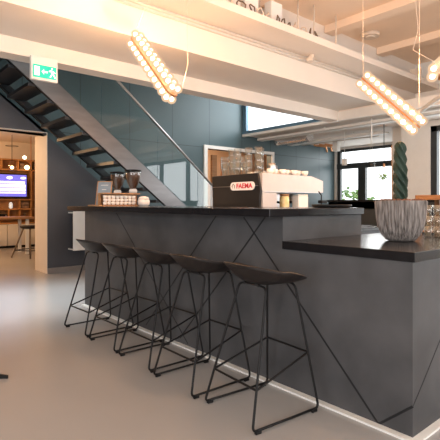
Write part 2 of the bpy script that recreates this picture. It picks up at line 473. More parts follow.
# ================================================================== STAIR
stair = thing('staircase', 'open steel staircase rising left with dark treads and glass balustrade', 'staircase')
def zup(x): return zlow(x)+.305
XA, XB = .05, 5.35
def cutpoly(zoff0, zoff1, xa=XA, xb=XB):
    xe = xb
    return [(xa, zlow(xa)+zoff0), (xa, zlow(xa)+zoff1), (xe, max(.02, zlow(xe)+zoff1)), (xe, max(0.0, zlow(xe)+zoff0))]
MB().prism(cutpoly(0, .305), 'Y', 5.99, 6.005).build('stringer', 'stringer', stair, 'brushed steel plate on the near side')
MB().prism(cutpoly(-.012, .0), 'Y', 5.985, 6.03).build('stringer_lip', 'black', stair)
MB().prism(cutpoly(0, .14), 'Y', 6.96, 6.98).build('stringer', 'tread', stair)
MB().prism(cutpoly(-.012, .012), 'Y', 6.93, 6.985).build('stringer_lip', 'black', stair)
k = 0
z = .19
while z < 4.1:
    xc = 1.583+(2.976-z)/.781+.03
    if xc > XA+.15:
        MB().box(xc-.13, xc+.13, 6.006, 6.955, z+.0, z+.045).box(xc-.145, xc-.13, 6.006, 6.955, z-.0, z+.045).build('tread', 'tread', stair)
    z += .19; k += 1
# balustrade
GY0, GY1 = 5.972, 5.982
def hz(x): return 2.987-.826*(x-3.075)
for a, c in ((.9, 1.88), (1.89, 2.87), (2.88, 3.82), (3.83, 4.62), (4.63, 5.10)):
    top = [(a, min(4.15, hz(a))), (c, min(4.15, hz(c)))]
    MB().prism([(a, zlow(a)+.31), top[0], top[1], (c, max(.05, zlow(c)+.31))], 'Y', GY0, GY1).build('glass_panel', 'glassb', stair)
MB().tube([(1.72, 5.976, hz(1.72)), (5.12, 5.976, hz(5.12))], .019, seg=10).build('handrail', 'steel', stair)

# ================================================================== EXIT SIGN (hangs from the beam lip)
ex = thing('exit_sign', 'green and white emergency exit sign with running figure hanging from beam', 'sign')
a = P(30.5, 62, Y=4.72); c = P(57, 62, Y=4.72)
zt, zb = 2.649, P(43, 81, Y=4.72).z
MB().box(a.x, c.x, 4.70, 4.75, zb, zt, bev=.004).build('housing', 'white', ex)
gx0, gx1, gz0, gz1 = a.x+.018, c.x-.018, zb+.025, zb+.155
MB().box(gx0, gx1, 4.694, 4.70, gz0, gz1).build('green_panel', 'signgreen', ex)
pic = MB()
W = gx1-gx0; H = gz1-gz0
def R(u0, u1, v0, v1): pic.box(gx0+u0*W, gx0+u1*W, 4.690, 4.694, gz0+v0*H, gz0+v1*H)
R(.05, .27, .14, .86)
def quad(pts): pic.prism([(gx0+u*W, gz0+v*H) for u, v in pts], 'Y', 4.690, 4.694)
quad([(.36, .50), (.46, .72), (.46, .57), (.62, .57), (.62, .43), (.46, .43), (.46, .28)])
quad([(.78, .78), (.84, .78), (.84, .90), (.78, .90)])           # head
quad([(.74, .72), (.90, .66), (.88, .40), (.78, .40)])
quad([(.66, .62), (.76, .72), (.76, .62), (.69, .54)])
quad([(.88, .66), (.98, .52), (.94, .48), (.86, .58)])
quad([(.78, .42), (.84, .40), (.76, .12), (.68, .14), (.72, .2)])
quad([(.84, .42), (.89, .40), (.96, .22), (.98, .10), (.92, .10), (.90, .2)])
pic.build('pictogram', 'signwhite', ex)

# ================================================================== RADIATOR
ra = thing('wall_radiator', 'white flat panel radiator on brackets beside the far end of bar', 'radiator')
MB().box(2.90, 3.75, 7.03, 7.055, .36, 1.0, bev=.004).build('front_panel', 'white', ra)
for z in (.365, .965): MB().box(2.90, 2.925, 7.055, 7.249, z, z+.022).build('bracket', 'white', ra)
for z in (.365, .965): MB().box(3.70, 3.725, 7.055, 7.249, z, z+.022).build('bracket', 'white', ra)
MB().box(2.93, 3.70, 7.10, 7.16, .42, .93).build('heating_core', 'black', ra)

# ================================================================== PROP LAMPS
def lamp(label, lo, hi, nrm, cable):
    lo, hi = Vector(lo), Vector(hi)
    ax = (hi-lo); L = ax.length; ax.normalize()
    n = (nrm-ax*nrm.dot(ax)).normalized(); w = ax.cross(n)
    t = thing('bulb_lamp', label, 'lamp', (0, 0, 0), 0, 'bulb-covered hanging lamps')
    m = MB(); hw = .05; N = 10
    out = [(-L/2+hw-hw*math.cos(-PI/2+PI*i/N), -hw*math.sin(-PI/2+PI*i/N)*-1) for i in range(N+1)]
    pts = [(x, y) for x, y in out]+[(-x, -y) for x, y in out]
    c = (lo+hi)/2
    A = [m.bm.verts.new(c+ax*x+w*y+n*.008) for x, y in pts]; B = [m.bm.verts.new(c+ax*x+w*y-n*.008) for x, y in pts]
    m.bm.faces.new(A); m.bm.faces.new(B[::-1])
    for i in range(len(A)): m.bm.faces.new((A[i], A[(i+1) % len(A)], B[(i+1) % len(A)], B[i]))
    m.build('spine', 'copper', t, 'thin copper-edged spine')
    bme = MB().ball((0, 0, 0), .040, sub=3).ball((0, 0, 0), .020, 1, 2); first = bme.build('bulb', ['globe', 'bulb'], t)
    nb = max(3, int(round(L/.092))); used = False
    for s in (-1, 1):
        for r in (-1, 1):
            for i in range(nb):
                u = -L/2+.045+(L-.09)*i/(nb-1)
                p = c+ax*u+w*(.027*r)+n*(s*.050)
                if not used: first.location = p; used = True
                else:
                    o = first.copy(); col.objects.link(o); o.parent = t; o.location = p
    for s in (-1, 1):
        for u in (-.3, 0, .3):
            l = bpy.data.lights.new('bulb_glow', 'POINT'); l.energy = 13.5*L; l.color = (1, .53, .25); l.shadow_soft_size = .012
            lo_ = bpy.data.objects.new('bulb_glow', l); col.objects.link(lo_); lo_.location = c+ax*(u*L)+n*(s*.112)
    for cb in cable: MB().tube(cb, .0022, seg=6).build('cable', 'cable', t)
    return t
def LP(px, py, t): return P(px, py, t=t)
lo, hi = LP(174, 96, 3.55), LP(134, 38, 4.15)
axv = (hi-lo).normalized(); side = axv.cross(FW).normalized()
tip = hi+Vector((0, 0, 0))
lamp('glowing bulb-covered lamp hanging tilted above the grinders, left of centre', lo, hi, side*-.75-FW*.6,
     [[hi, (hi.x, hi.y-.3, 3.0), (hi.x+.03, hi.y-.45, 3.75)],
      [lo, lo+Vector((.10, .02, .10)), lo+Vector((.14, .0, .28)), lo+Vector((.13, 0, .5)), (lo.x+.12, lo.y, 3.75)]])
lo, hi = LP(419, 127, 3.6), LP(363, 79, 4.3)
axv = (hi-lo).normalized(); side = axv.cross((lo+hi)/2-Vector((0, 0, EYE))).normalized()
lamp('glowing bulb-covered lamp hanging tilted above the cactus, copper spine seen edge-on', lo, hi, side,
     [[hi, (hi.x, hi.y, 3.75)], [lo, lo+Vector((0, 0, .35)), (lo.x+.02, lo.y, 3.75)]])
lo, hi = LP(440, 74, 3.1), LP(452, 60, 3.8)
lamp('bulb-covered lamp cut off by the right edge, seen from its end', lo, hi, RT,
     [[lo, lo+Vector((-.05, .02, .08)), LP(413, 50, 3.3), LP(418, 30, 3.5), (2.9, 1.5, 3.75)], [hi, (hi.x, hi.y, 3.75)]])

# ================================================================== COFFEE MACHINE
MX0, MX1, MY0, MY1 = 3.10, 4.05, 2.99, 3.70
cm = thing('espresso_machine', 'large espresso machine with black end panel and pale metal upper band', 'coffee machine')
for x, y in ((3.18, 3.08), (3.18, 3.6), (3.95, 3.08), (3.95, 3.6)): MB().lathe([(.022, .9005), (.02, .945)], (x, y, 0), 12).build('foot', 'black', cm)
MB().prism([(3.04, .94), (3.70, .94), (3.715, 1.42), (3.03, 1.425), (2.995, 1.26), (3.01, 1.1)], 'X', 3.075, 3.10).build('end_panel', 'blackpanel', cm, 'black end panel facing the stools')
MB().prism([(3.10, 1.235), (4.06, 1.25), (4.06, 1.375), (3.86, 1.42), (3.10, 1.425)], 'Y', MY0, MY1).build('upper_body', 'alu', cm)
leg = MB().prism([(3.10, .94), (3.30, .94), (3.30, 1.235), (3.10, 1.235)], 'Y', 2.985, 3.69)
leg.build('end_cheek', 'alu', cm)
MB().box(3.30, 4.04, 3.0, 3.69, .94, 1.0).build('drip_tray', 'steel', cm)
MB().box(3.30, 4.04, 3.5, 3.69, 1.0, 1.235).build('back_wall', 'steel', cm)
MB().box(3.068, 3.0745, 3.02, 3.70, 1.300, 1.306).box(3.10, 4.0, 2.982, 2.9895, 1.243, 1.249).build('trim_line', 'steel', cm)
for x in (3.60, 3.885):
    g = MB().lathe([(.036, 1.16), (.036, 1.235)], (x, 3.3, 0), 16).build('group_head', 'steel', cm)
    MB().lathe([(.034, 1.13), (.037, 1.158)], (x, 3.3, 0), 16).tube([(x, 3.27, 1.145), (x+.02, 3.14, 1.135)], .013).build('portafilter', 'black', g)
MB().tube([(3.98, 2.99, 1.26), (3.99, 2.96, 1.22), (4.0, 2.97, 1.12), (4.0, 2.98, 1.05)], .007).build('steam_wand', 'black', cm)
MB().box(3.96, 4.06, 2.93, 2.985, 1.13, 1.165, bev=.006).build('steam_handle', 'black', cm)
# badge with lettering
ya, yb, za, zb = 3.405, 3.055, 1.262, 1.345
m = MB(); pts = []
r = (zb-za)/2
for i in range(9): pts.append((ya-r+r*math.cos(PI/2-PI*i/8*1)*1, (za+zb)/2+r*math.sin(PI/2-PI*i/8)))
for i in range(9): pts.append((yb+r+r*math.cos(-PI/2-PI*i/8), (za+zb)/2+r*math.sin(-PI/2-PI*i/8)))
m.prism(pts, 'X', 3.060, 3.0675)
m.build('badge', 'badge', cm, 'white rounded badge with red lettering')
bd = cm.children[-1]
def text(body, size, name, m, parent, mx):
    cu = bpy.data.curves.new(name, 'FONT'); cu.body = body; cu.size = size; cu.extrude = .0012; cu.align_x = 'CENTER'; cu.align_y = 'CENTER'; cu.offset = .0018
    o = bpy.data.objects.new(name, cu); col.objects.link(o)
    bpy.context.view_layer.update()
    me = bpy.data.meshes.new_from_object(o.evaluated_get(bpy.context.evaluated_depsgraph_get()))
    me.transform(mx); me.materials.clear(); me.materials.append(M[m])
    bpy.data.objects.remove(o)
    q = bpy.data.objects.new(name, me); col.objects.link(q); q.parent = parent
    return q
mx = Matrix.Translation((3.0585, 3.20, (za+zb)/2)) @ Matrix(((0, 0, -1, 0), (-1, 0, 0, 0), (0, 1, 0, 0), (0, 0, 0, 1))) @ Matrix.Diagonal((1.12, 1, 1, 1))
text('FAEMA', .066, 'lettering', 'red', bd, mx)
hs = MB()
zc = (za+zb)/2; yc = 3.358
for p, q in (((yc+.025, zc+.0), (yc, zc+.026)), ((yc, zc+.026), (yc-.025, zc)), ((yc+.017, zc+.004), (yc+.017, zc-.02)), ((yc-.017, zc+.004), (yc-.017, zc-.02))):
    hs.tube([(3.0595, p[0], p[1]), (3.0595, q[0], q[1])], .003, seg=6)
hs.build('emblem', 'black', bd)

# stacked tumblers on the machine
def cup_glass(r0, r1, h, th=.0025):
    return [(r0*.6, .004), (r0, .0), (r1, h), (r1-th, h), (r0-th, .008), (0.0, .008)]
gm = MB().lathe([(0, 0)]+[(.028, 0), (.040, .13), (.0375, .13), (.0255, .008), (0, .008)], seg=20).build('latte_glass', 'glassc')
pos = [(3.17, 3.62), (3.17, 3.50), (3.16, 3.40), (3.20, 3.28), (3.22, 3.16), (3.29, 3.56), (3.29, 3.43), (3.31, 3.22)]
hts = [2, 3, 3, 3, 3, 3, 2, 3]
names = ['stack at the left corner of the machine top', 'second stack from the left on the machine top', 'third stack from the left on the machine top',
         'tall front stack right of centre on the machine top', 'rightmost front stack on the machine top', 'left stack of the rear row on the machine top', 'middle stack of the rear row on the machine top', 'right stack of the rear row on the machine top']
lev = ['lowest', 'second', 'third', 'topmost']
first = True
for (x, y), h, nm in zip(pos, hts, names):
    for i in range(h):
        o = gm if first else gm.copy()
        if not first: col.objects.link(o)
        first = False
        o.location = (x, y, 1.427+i*.0715); o.rotation_euler = (0, 0, 0)
        L_ = 'topmost' if i == h-1 else lev[i]
        tag(o, 'clear tall glass, %s of the %s' % (L_, nm), 'glass', 'glasses stacked on the espresso machine')
pt = thing('milk_pitcher', 'steel milk pitcher standing among the glasses on the machine top', 'pitcher', (3.42, 3.16, 1.427))
MB().lathe([(.04, 0), (.046, .03), (.036, .09), (.042, .12), (.038, .12), (.034, .09), (.0, .06)], seg=20).build('body', 'steel', pt)
MB().tube([(.04, 0, .10), (.075, 0, .095), (.075, 0, .04), (.045, 0, .03)], .005).build('handle', 'steel', pt)
# espresso cups on top
cupm = MB().lathe([(.022, 0), (.034, .022), (.036, .05), (.033, .05), (.03, .02), (0, .008)], seg=18)
cupm.tube([(.034, 0, .042), (.05, 0, .038), (.048, 0, .02), (.033, 0, .018)], .0035, seg=6)
cup = cupm.build('espresso_cup', 'porcelain')
first = True
for j, y in enumerate((3.05, 3.17, 3.29, 3.41, 3.53)):
    for i, x in enumerate((3.46, 3.55, 3.64, 3.73, 3.82, 3.37, 3.28)):
        if i > 4 and j: continue
        if j == 1 and i == 0: continue
        if i == 0 and j in (1,): continue
        if abs(x-3.46) < .01 and j in (1,): continue
        o = cup if first else cup.copy()
        if not first: col.objects.link(o)
        first = False
        o.location = (x, y+.03*(i % 2), 1.427); o.rotation_euler = (0, 0, random.uniform(-1, 1))
        row = ['front', 'second', 'middle', 'fourth', 'rear'][j]; place = ['left end', 'second from the left', 'middle', 'second from the right', 'right end', 'before pitcher', 'by the black panel'][i]
        tag(o, 'small white cup on the machine top, %s row, %s' % (row, place), 'cup', 'cups on the espresso machine')
# jar and box in the work area of machine
j = thing('syrup_jar', 'golden jar standing under the machine between cheek and white canister', 'jar', (3.50, 3.06, 1.0005))
MB().lathe([(.045, 0), (.05, .01), (.05, .19), (.045, .205), (0, .205)], seg=24).build('jar_body', 'honey', j)
MB().lathe([(.05, .206), (.05, .228), (0, .23)], seg=24).build('lid', 'copper', j)
bx = thing('white_canister', 'square white canister beside the golden jar under the machine', 'canister', (3.735, 3.045, 1.0005))
MB().box(-.08, .08, -.045, .045, 0, .208, bev=.008).build('body', 'porcelain', bx)
MB().box(-.078, .078, -.043, .043, .209, .224, bev=.004).build('lid', 'white', bx)

# ================================================================== GRINDERS
def grinder(label, loc, s=1.0, rz=0):
    t = thing('coffee_grinder', label, 'coffee grinder', loc, rz, 'coffee grinders behind the bar')
    MB().box(-.09, .09, -.11, .11, 0, .09, bev=.01).box(-.07, .07, -.02, .10, .09, .36, bev=.015).build('body', 'black', t)
    MB().lathe([(.05, .361), (.055, .39), (.045, .415)], (0, .02, 0), 20).build('collar', 'porcelain', t)
    prof = [(.040, .416), (.052, .44), (.080, .50), (.100, .57), (.106, .63), (.104, .655)]
    MB().lathe([(r-.006, z+.001) for r, z in prof[:-1]]+[(0, .645)], (0, .02, 0), 24).build('coffee_beans', 'beans', t)
    MB().lathe(prof, (0, .02, 0), 24).build('hopper', 'glassc', t)
    MB().lathe([(.108, .656), (.108, .672), (.04, .682), (0, .684)], (0, .02, 0), 24).build('hopper_lid', 'black', t)
    MB().tube([(0, -.02, .30), (0, -.12, .27)], .018).build('dosing_spout', 'steel', t)
    return t
p = P(132.5, 180, X=3.16); g0 = grinder('front coffee grinder with bean-filled hopper, right one of the two', (p.x, p.y, .9005), 1, -.9)
g0.scale = (1.07, 1.07, 1.04)
p = P(117, 180, X=3.20); dup(g0, (p.x, p.y, .9005), -.9, 'rear coffee grinder with bean-filled hopper, left one of the two')

# ================================================================== ON THE RAISED BAR
ms = thing('menu_stand', 'small slate menu card in a thin wooden frame on the bar', 'menu stand')
a = P(95, 205, Y=4.66); c = P(109.5, 205, Y=4.66); zt = P(100, 180.5, Y=4.7).z
ms.location = (a.x+.02, 4.70, 1.1005); ms.rotation_euler = (0, 0, -.9); W_ = .175; H_ = zt-1.10
def tilt(o): o.rotation_euler = (-.24, 0, 0)
for nm, args, mm in (('card', (.008, W_-.008, 0, .006, .008, H_-.008), 'board'),):
    tilt(MB().box(*args).build(nm, mm, ms))
fr = MB().box(0, .009, -.004, .01, 0.002, H_).box(W_-.009, W_, -.004, .01, 0.002, H_).box(0, W_, -.004, .01, H_-.009, H_).box(0, W_, -.004, .01, 0.002, .011)
tilt(fr.build('frame', 'wood', ms))
for i, (z, w) in enumerate(((.84, .5), (.66, .3), (.5, .2))): tilt(MB().box(W_/2-w*W_/2, W_/2+w*W_/2, -.0015, 0, z*H_-.002, z*H_+.002).build('chalk_line', 'badge', ms))
MB().tube([(W_/2, .05, H_*.7), (W_/2, .12, .004)], .004).build('prop_leg', 'wood', ms)

cr = thing('wooden_crate', 'low wooden crate filled with small cups in front of grinders', 'crate', (0, 0, 1.1005))
a = P(103.5, 200, Y=4.33); c = P(137, 200, Y=4.40)
MB().box(a.x-.07, c.x+.06, 4.30, 4.56, 0, .014, bev=.002).build('base_board', 'wood', cr)
MB().box(a.x, c.x, 4.46, 4.47, .014, .128).box(a.x, a.x+.008, 4.41, 4.46, .014, .128).box(c.x-.008, c.x, 4.41, 4.46, .014, .128).build('side_board', 'wood', cr)
MB().box(a.x, c.x, 4.33, 4.47, .129, .143, bev=.002).build('top_board', 'wood', cr)
scm = MB().lathe([(.014, 0), (.021, .012), (.023, .032), (.021, .032), (.018, .012), (0, .005)], seg=14).build('sample_cup', 'porcelain')
n = int((c.x-a.x-.04)/.048); first = True
for lv in range(3):
    for i in range(n):
        o = scm if first else scm.copy()
        if not first: col.objects.link(o)
        first = False
        o.location = (a.x+.034+i*.0485+(.004 if lv == 1 else 0), 4.365, 1.1005+.0145+lv*.0335); 
        tag(o, 'tiny cup in the wooden crate, %s layer, number %s from the left' % (['bottom', 'middle', 'top'][lv], ['one', 'two', 'three', 'four', 'five', 'six', 'seven', 'eight', 'nine', 'ten'][i]), 'cup', 'tiny cups in the wooden crate')
pw = P(141.5, 200, Y=4.25)
sb = thing('sugar_bowl', 'rounded pale lidded bowl at the right end of the wooden crate', 'bowl', (pw.x+.01, 4.22, 1.1005))
MB().lathe([(.045, 0), (.062, .02), (.066, .055), (.058, .075)], seg=24).build('bowl', 'porcelain', sb)
MB().lathe([(.062, .076), (.05, .098), (.02, .108), (0, .11)], seg=24).build('lid', 'porcelain', sb)

tr = thing('serving_tray', 'low black round tray lying on the right end of raised bar', 'tray', (2.80, 1.985, 1.1005))
m = MB().lathe([(.0, 0), (.13, 0), (.145, .024), (.148, .024), (.140, .003)], seg=40); o = m.build('tray_dish', 'black', tr)
MB().lathe([(0, .005), (.12, .005), (.12, .016), (.0, .018)], seg=30).build('tray_mat', 'shell', tr)

# ================================================================== ON THE LOWER COUNTER
pot = thing('plant_pot', 'grey ribbed clay pot filled with red bark on the lower counter', 'plant pot', (2.66, 1.375, .9005))
def rib(r, z, a):
    return r+(.009*(.5+.5*math.cos(a*46)) if .004 < z < .247 and r > .06 else 0)
prof = [(.0, 0), (.066, 0), (.078, .006), (.098, .03), (.116, .06), (.128, .095), (.137, .14), (.142, .19), (.146, .243), (.148, .250), (.140, .250), (.136, .225)]
MB().lathe(prof, seg=276, fn=rib).build('pot_wall', 'pot', pot)
so = MB().lathe([(.1365, .226), (.10, .242), (.05, .249), (0, .25)], seg=40, fn=lambda r, z, a: r)
for v in so.bm.verts:
    if v.co.xy.length < .13: v.co.z += random.uniform(-.004, .008)
for i in range(70):
    a = random.uniform(0, 2*PI); r = .125*math.sqrt(random.random())
    so.ball((r*math.cos(a), r*math.sin(a), .254), random.uniform(.007, .014), 0, 1, (1.4, .8, .5))
so.build('bark_mulch', 'soil', pot)
ca = thing('cactus', 'dark green column cactus with spiralling ribs growing in ribbed pot', 'cactus', (2.665, 1.38, 1.135))
m = MB(); rings = []; NZ, NA = 90, 72; Hc = .385
for i in range(NZ+1):
    h = i/NZ; z = h*Hc
    R0 = .036+.004*math.sin(h*5)
    if h > .9: R0 *= math.sqrt(max(0.02, 1-((h-.9)/.1)**2))
    ring = []
    for k in range(NA):
        a = 2*PI*k/NA
        ph = (a+h*7.0)*5
        ridge = (1-abs(math.sin(ph/2)))**1.0
        rr = R0*(.66+.52*ridge)*(1+.05*math.sin(h*40+a*2))
        ring.append(m.bm.verts.new((rr*math.cos(a)+.004*math.sin(h*6), rr*math.sin(a), z)))
    rings.append(ring)
for i in range(NZ):
    for k in range(NA):
        fc = m.bm.faces.new((rings[i][k], rings[i][(k+1) % NA], rings[i+1][(k+1) % NA], rings[i+1][k])); fc.smooth = True
m.bm.faces.new(rings[-1]); m.bm.faces.new(rings[0][::-1])
m.build('stem', 'cactus', ca)
sk = MB().tube([(-.040, .030, .0), (-.043, .033, .36)], .0035, seg=8).build('support_stick', 'wood', ca)

tg = MB().lathe([(0, 0), (.022, 0), (.0275, .072), (.0255, .072), (.0205, .006), (0, .006)], seg=20).build('tumbler', 'glassc')
first = True
cols = [(3.09, 1.40, 'column nearest the pot, front row'), (3.09, 1.335, 'second column from the pot, front row'), (3.09, 1.27, 'third column from the pot, front row'),
        (3.17, 1.44, 'column nearest the pot, back row'), (3.17, 1.375, 'second column from the pot, back row'), (3.17, 1.31, 'third column from the pot, back row')]
for x, y, nm in cols:
    for i in range(3):
        o = tg if first else tg.copy()
        if not first: col.objects.link(o)
        first = False
        o.location = (x, y, .9005+i*.0735)
        tag(o, 'clear tumbler on the lower counter, %s of %s' % (['bottom', 'middle', 'top'][i], nm), 'glass', 'tumblers stacked beside the pot')

# ================================================================== RIGHT BACKGROUND
wr = thing('wooden_rack', 'orange-brown wooden frame rack standing behind the ribbed pot', 'rack')
a = P(415, 196, X=4.5)
for x in (4.5, 4.95):
    for y in (a.y-.025, .6): MB().box(x, x+.05, y-.025, y+.025, 0, 1.165).build('post', 'rackwood', wr)
MB().box(4.5, 5.0, .575, a.y, 1.166, 1.215, bev=.003).build('top_rail', 'rackwood', wr)
MB().box(4.52, 4.98, .63, a.y-.051, .50, .53).build('shelf', 'rackwood', wr)

bc = thing('back_cabinet', 'dark low cabinet below the windows with an open shelf niche', 'cabinet')
m = MB()
X0, X1, Y0, Y1, Z1 = 5.6, 6.1, 1.75, 4.05, 1.15
m.box(X0+.03, X1, Y0, Y1, 0, .45).box(X0+.03, X1, Y0, Y0+.6, .45, Z1).box(X0+.45, X1, Y0, Y1, .45, Z1).box(X0+.03, X1, Y1-.8, Y1, .45, Z1).box(X0+.03, X1, Y0, Y1, 1.05, Z1)
m.build('body', 'frame', bc)
MB().box(X0, X1+.02, Y0-.02, Y1+.02, Z1+.001, Z1+.03).build('top', 'slab', bc)
MB().box(X0, X0+.44, Y0+.605, Y1-.805, .77, .79).build('shelf', 'wood', bc)
jar = MB().lathe([(.06, 0), (.085, .04), (.085, .12), (.05, .17), (.03, .19), (.03, .22), (0, .22)], seg=20).build('storage_jar', 'bark')
first = True
for y, nm in ((2.62, 'right'), (2.86, 'middle'), (3.08, 'left')):
    o = jar if first else jar.copy()
    if not first: col.objects.link(o)
    first = False
    o.location = (5.78, y, .7905); tag(o, 'brown round jar in the cabinet niche, %s one of three' % nm, 'jar', 'jars in the cabinet niche')

def pendant(name, label, px, py, t, size, plant=False, group=None):
    c = P(px, py, t=t)
    q = thing(name, label, 'pendant lamp', (c.x, c.y, c.z), 0, group)
    MB().tube([(0, 0, .1), (0, 0, 2.6595-c.z)], .006, seg=6).build('cord', 'black', q)
    MB().lathe([(.018, .055), (.02, .12), (0, .12)], seg=12).build('socket', 'copper', q)
    MB().lathe([(.0, -size), (size*.7, -size*.75), (size, 0), (size*.75, size*.6), (.022, .06)], seg=20).build('glass_globe', 'gpend', q)
    MB().ball((0, 0, 0), size*.5).build('filament_bulb', 'bulbsmall', q)
    if plant:
        m = MB()
        for i in range(40):
            a = random.uniform(0, 2*PI); r = random.uniform(.0, size*1.3)
            m.ball((r*math.cos(a), r*math.sin(a), -size-random.uniform(0, .09)), .022, 0, 1, (1.3, .8, .5))
        m.build('hanging_plant', 'leaf', q)
    return q
pendant('pendant_lamp', 'glass pendant with glowing bulb and small green plant before window', 384, 170, 8.25, .085, True)
c = P(371.5, 170, t=8.0)
q = thing('glass_tube_pendant', 'pale glass tube pendant hanging left of the glowing bulb pendant', 'pendant lamp', (c.x, c.y, 0))
MB().tube([(0, 0, P(371.5, 145, t=8.0).z), (0, 0, 2.658)], .012, seg=8).build('cord', 'white', q)
MB().lathe([(.06, c.z-.28), (.065, c.z+.15), (.06, c.z+.16), (.02, c.z+.42)], seg=16).build('glass_tube', 'gpend', q)
c = P(344.5, 163, t=9.2)
q = thing('sensor_box', 'tiny white box lamp hanging at the left of far window', 'lamp', (c.x, c.y, 0))
MB().box(-.04, .04, -.04, .04, c.z-.05, c.z+.09, bev=.008).build('body', 'white', q); MB().tube([(0, 0, c.z+.09), (0, 0, 2.658)], .005, seg=6).build('cord', 'white', q)
c = P(336.5, 149, t=11.0)
q = MB().box(c.x-.07, c.x+.07, c.y-.07, c.y+.07, c.z-.06, 2.659, bev=.01).build('loudspeaker', 'white'); tag(q, 'small white speaker box in the corner above the window', 'speaker')

# ceiling services under low ceiling
def tray(name, label, X, y0, y1, z, w=.18):
    t = MB().box(X+w/2-.01, X+w/2+.01, y1-.3, y1-.28, z, 2.6595).box(X+w/2-.01, X+w/2+.01, y1-1.8, y1-1.78, z, 2.6595).box(X, X+w, y0, y1, z, z+.008).box(X, X+.008, y0, y1, z, z+.05).box(X+w-.008, X+w, y0, y1, z, z+.05).build(name, 'white')
    return tag(t, label, 'cable tray')
tray('cable_tray', 'white cable tray under the low ceiling, nearer of the two', 7.30, -3.9, 7.2, 2.56)
tray('cable_tray', 'white cable tray under the low ceiling, farther of the two', 8.35, 4.65, 7.2, 2.54)
m = MB(); pts = [(7.85+.12*math.sin(i*.4), 7.15-.13*i, 2.572) for i in range(9)]
m.tube(pts, [.085+.008*(i % 2) for i in range(9)], seg=14); tag(m.build('foil_duct', 'foil'), 'crumpled silver foil duct beneath the low ceiling by teal wall', 'duct')
m = MB().tube([(8.9, 5.1, 2.619), (8.9, 7.2, 2.619)], .04, seg=12); tag(m.build('ceiling_pipe', 'cream'), 'pale pipe under the low ceiling near the far window', 'pipe')
m = MB()
for y in (6.9, 7.05, 7.2): m.tube([(9.4+.2*(7.2-y), y, 2.634), (9.9, y, 2.634), (9.95, y, 2.5)], .025, seg=8)
tag(m.build('copper_pipes', 'copper'), 'bent copper pipes at the top of the teal wall corner', 'pipe')

# conduits on the beam
tag(MB().tube([(-3.5, 3.985, 3.17), (6.96, 3.985, 3.17)], .014).build('conduit_pipe', 'cream'), 'thin painted conduit along the beam, upper of the pair', 'pipe', 'conduits along the beam')
tag(MB().tube([(-3.5, 3.989, 3.125), (6.96, 3.989, 3.125)], .010).build('conduit_pipe', 'cream'), 'thin painted conduit along the beam, lower of the pair', 'pipe', 'conduits along the beam')
c = P(312, 54, Y=3.90)
q = thing('pipe_valve', 'knobbly painted pipe fitting below the duct at middle of conduit', 'pipe fitting', (c.x, 3.90, c.z))
MB().tube([(0, 0, 3.2-c.z), (0, 0, -.02), (-.05, 0, -.09)], .045, seg=12).build('fitting_body', 'cream', q)
MB().lathe([(.07, .02), (.07, .06)], seg=14).build('collar', 'cream', q)
MB().lathe([(.045, -.12), (.045, -.07)], (-.05, 0, 0), 14).build('cap', 'cream', q)
# boxes and cables on the duct soffit
for i, (px, w) in enumerate(((225, .10), (237, .12), (252, .22), (277, .20))):
    c = P(px, 5, Y=3.70)
    q = thing('junction_box', 'white electrical box on top of the duct, %s of four from the left' % ['first', 'second', 'third', 'fourth'][i], 'electrical box', (c.x, 3.76, 3.2405), 0, 'electrical boxes on the duct')
    MB().box(-w/2, w/2, -.06, .06, 0, .36 if i > 1 else .20, bev=.008).build('box_body', 'white', q)
    MB().box(-w/2+.01, w/2-.01, -.064, -.0605, .01, (.36 if i > 1 else .20)-.01, bev=.001).build('cover', 'badge', q)
rnd = random.Random(3)
for i in range(8):
    x = 2.45+i*.31; pts = []
    for k in range(15):
        u = k/14; pts.append((x+.27*u+.03*math.sin(u*17+i), 3.635+.015*math.sin(k*1.3+i*2), 3.325+.07*math.sin(u*PI*(3+i % 3))+rnd.uniform(-.012, .012)))
    pts[0] = (x, 3.63, 3.249); pts[-1] = (x+.27, 3.63, 3.249)
    dk = i % 2
    tag(MB().tube(pts, .009, seg=6).build('power_cable', 'bark' if dk else 'cable'), 'thin %s cable looped loosely on top of the duct' % ('brown' if dk else 'pale'), 'cable', 'brown loose cables on the duct' if dk else 'pale loose cables on the duct')
for i, px in enumerate((298, 314, 336)):
    c = P(px, 25, Y=3.66)
    tag(MB().tube([(c.x, 3.66, 3.2405), (c.x, 3.66, 3.749)], .010, seg=8).build('hanger_rod', 'cream'), 'painted vertical hanger rod between duct and ceiling, %s of three' % ['left', 'middle', 'right'][i], 'rod', 'hanger rods above the duct')
c = P(412, 56, Y=3.66)
q = MB().box(c.x-.02, c.x+.04, 3.52, 3.68, 3.2905, 3.42).box(c.x-.02, c.x+.02, 3.5, 3.55, 3.18, 3.42).build('duct_bracket', 'cream'); tag(q, 'upright painted bracket clamped on the duct rim at right', 'bracket')
tag(MB().lathe([(.13, 3.70), (.145, 3.749)], (6.25, 3.72, 0), 28).lathe([(.06, 3.685), (.09, 3.70)], (6.25, 3.72, 0), 20).build('smoke_detector', 'cream'), 'round pale detector on the ceiling above the duct', 'detector')
# curved duct at the right edge
m = MB(); A = P(440, 96, t=6.2)
pts = [P(460, 100, X=6.2)]+[P(452, 92, X=6.4), P(440, 97, X=6.55), P(430, 104, X=6.7), P(421, 111, X=6.85), P(414, 114, X=6.945)]
m.tube(pts, .035, seg=12); tag(m.build('bent_duct', 'white'), 'bent white pipe curving below the ceiling at right edge', 'pipe')

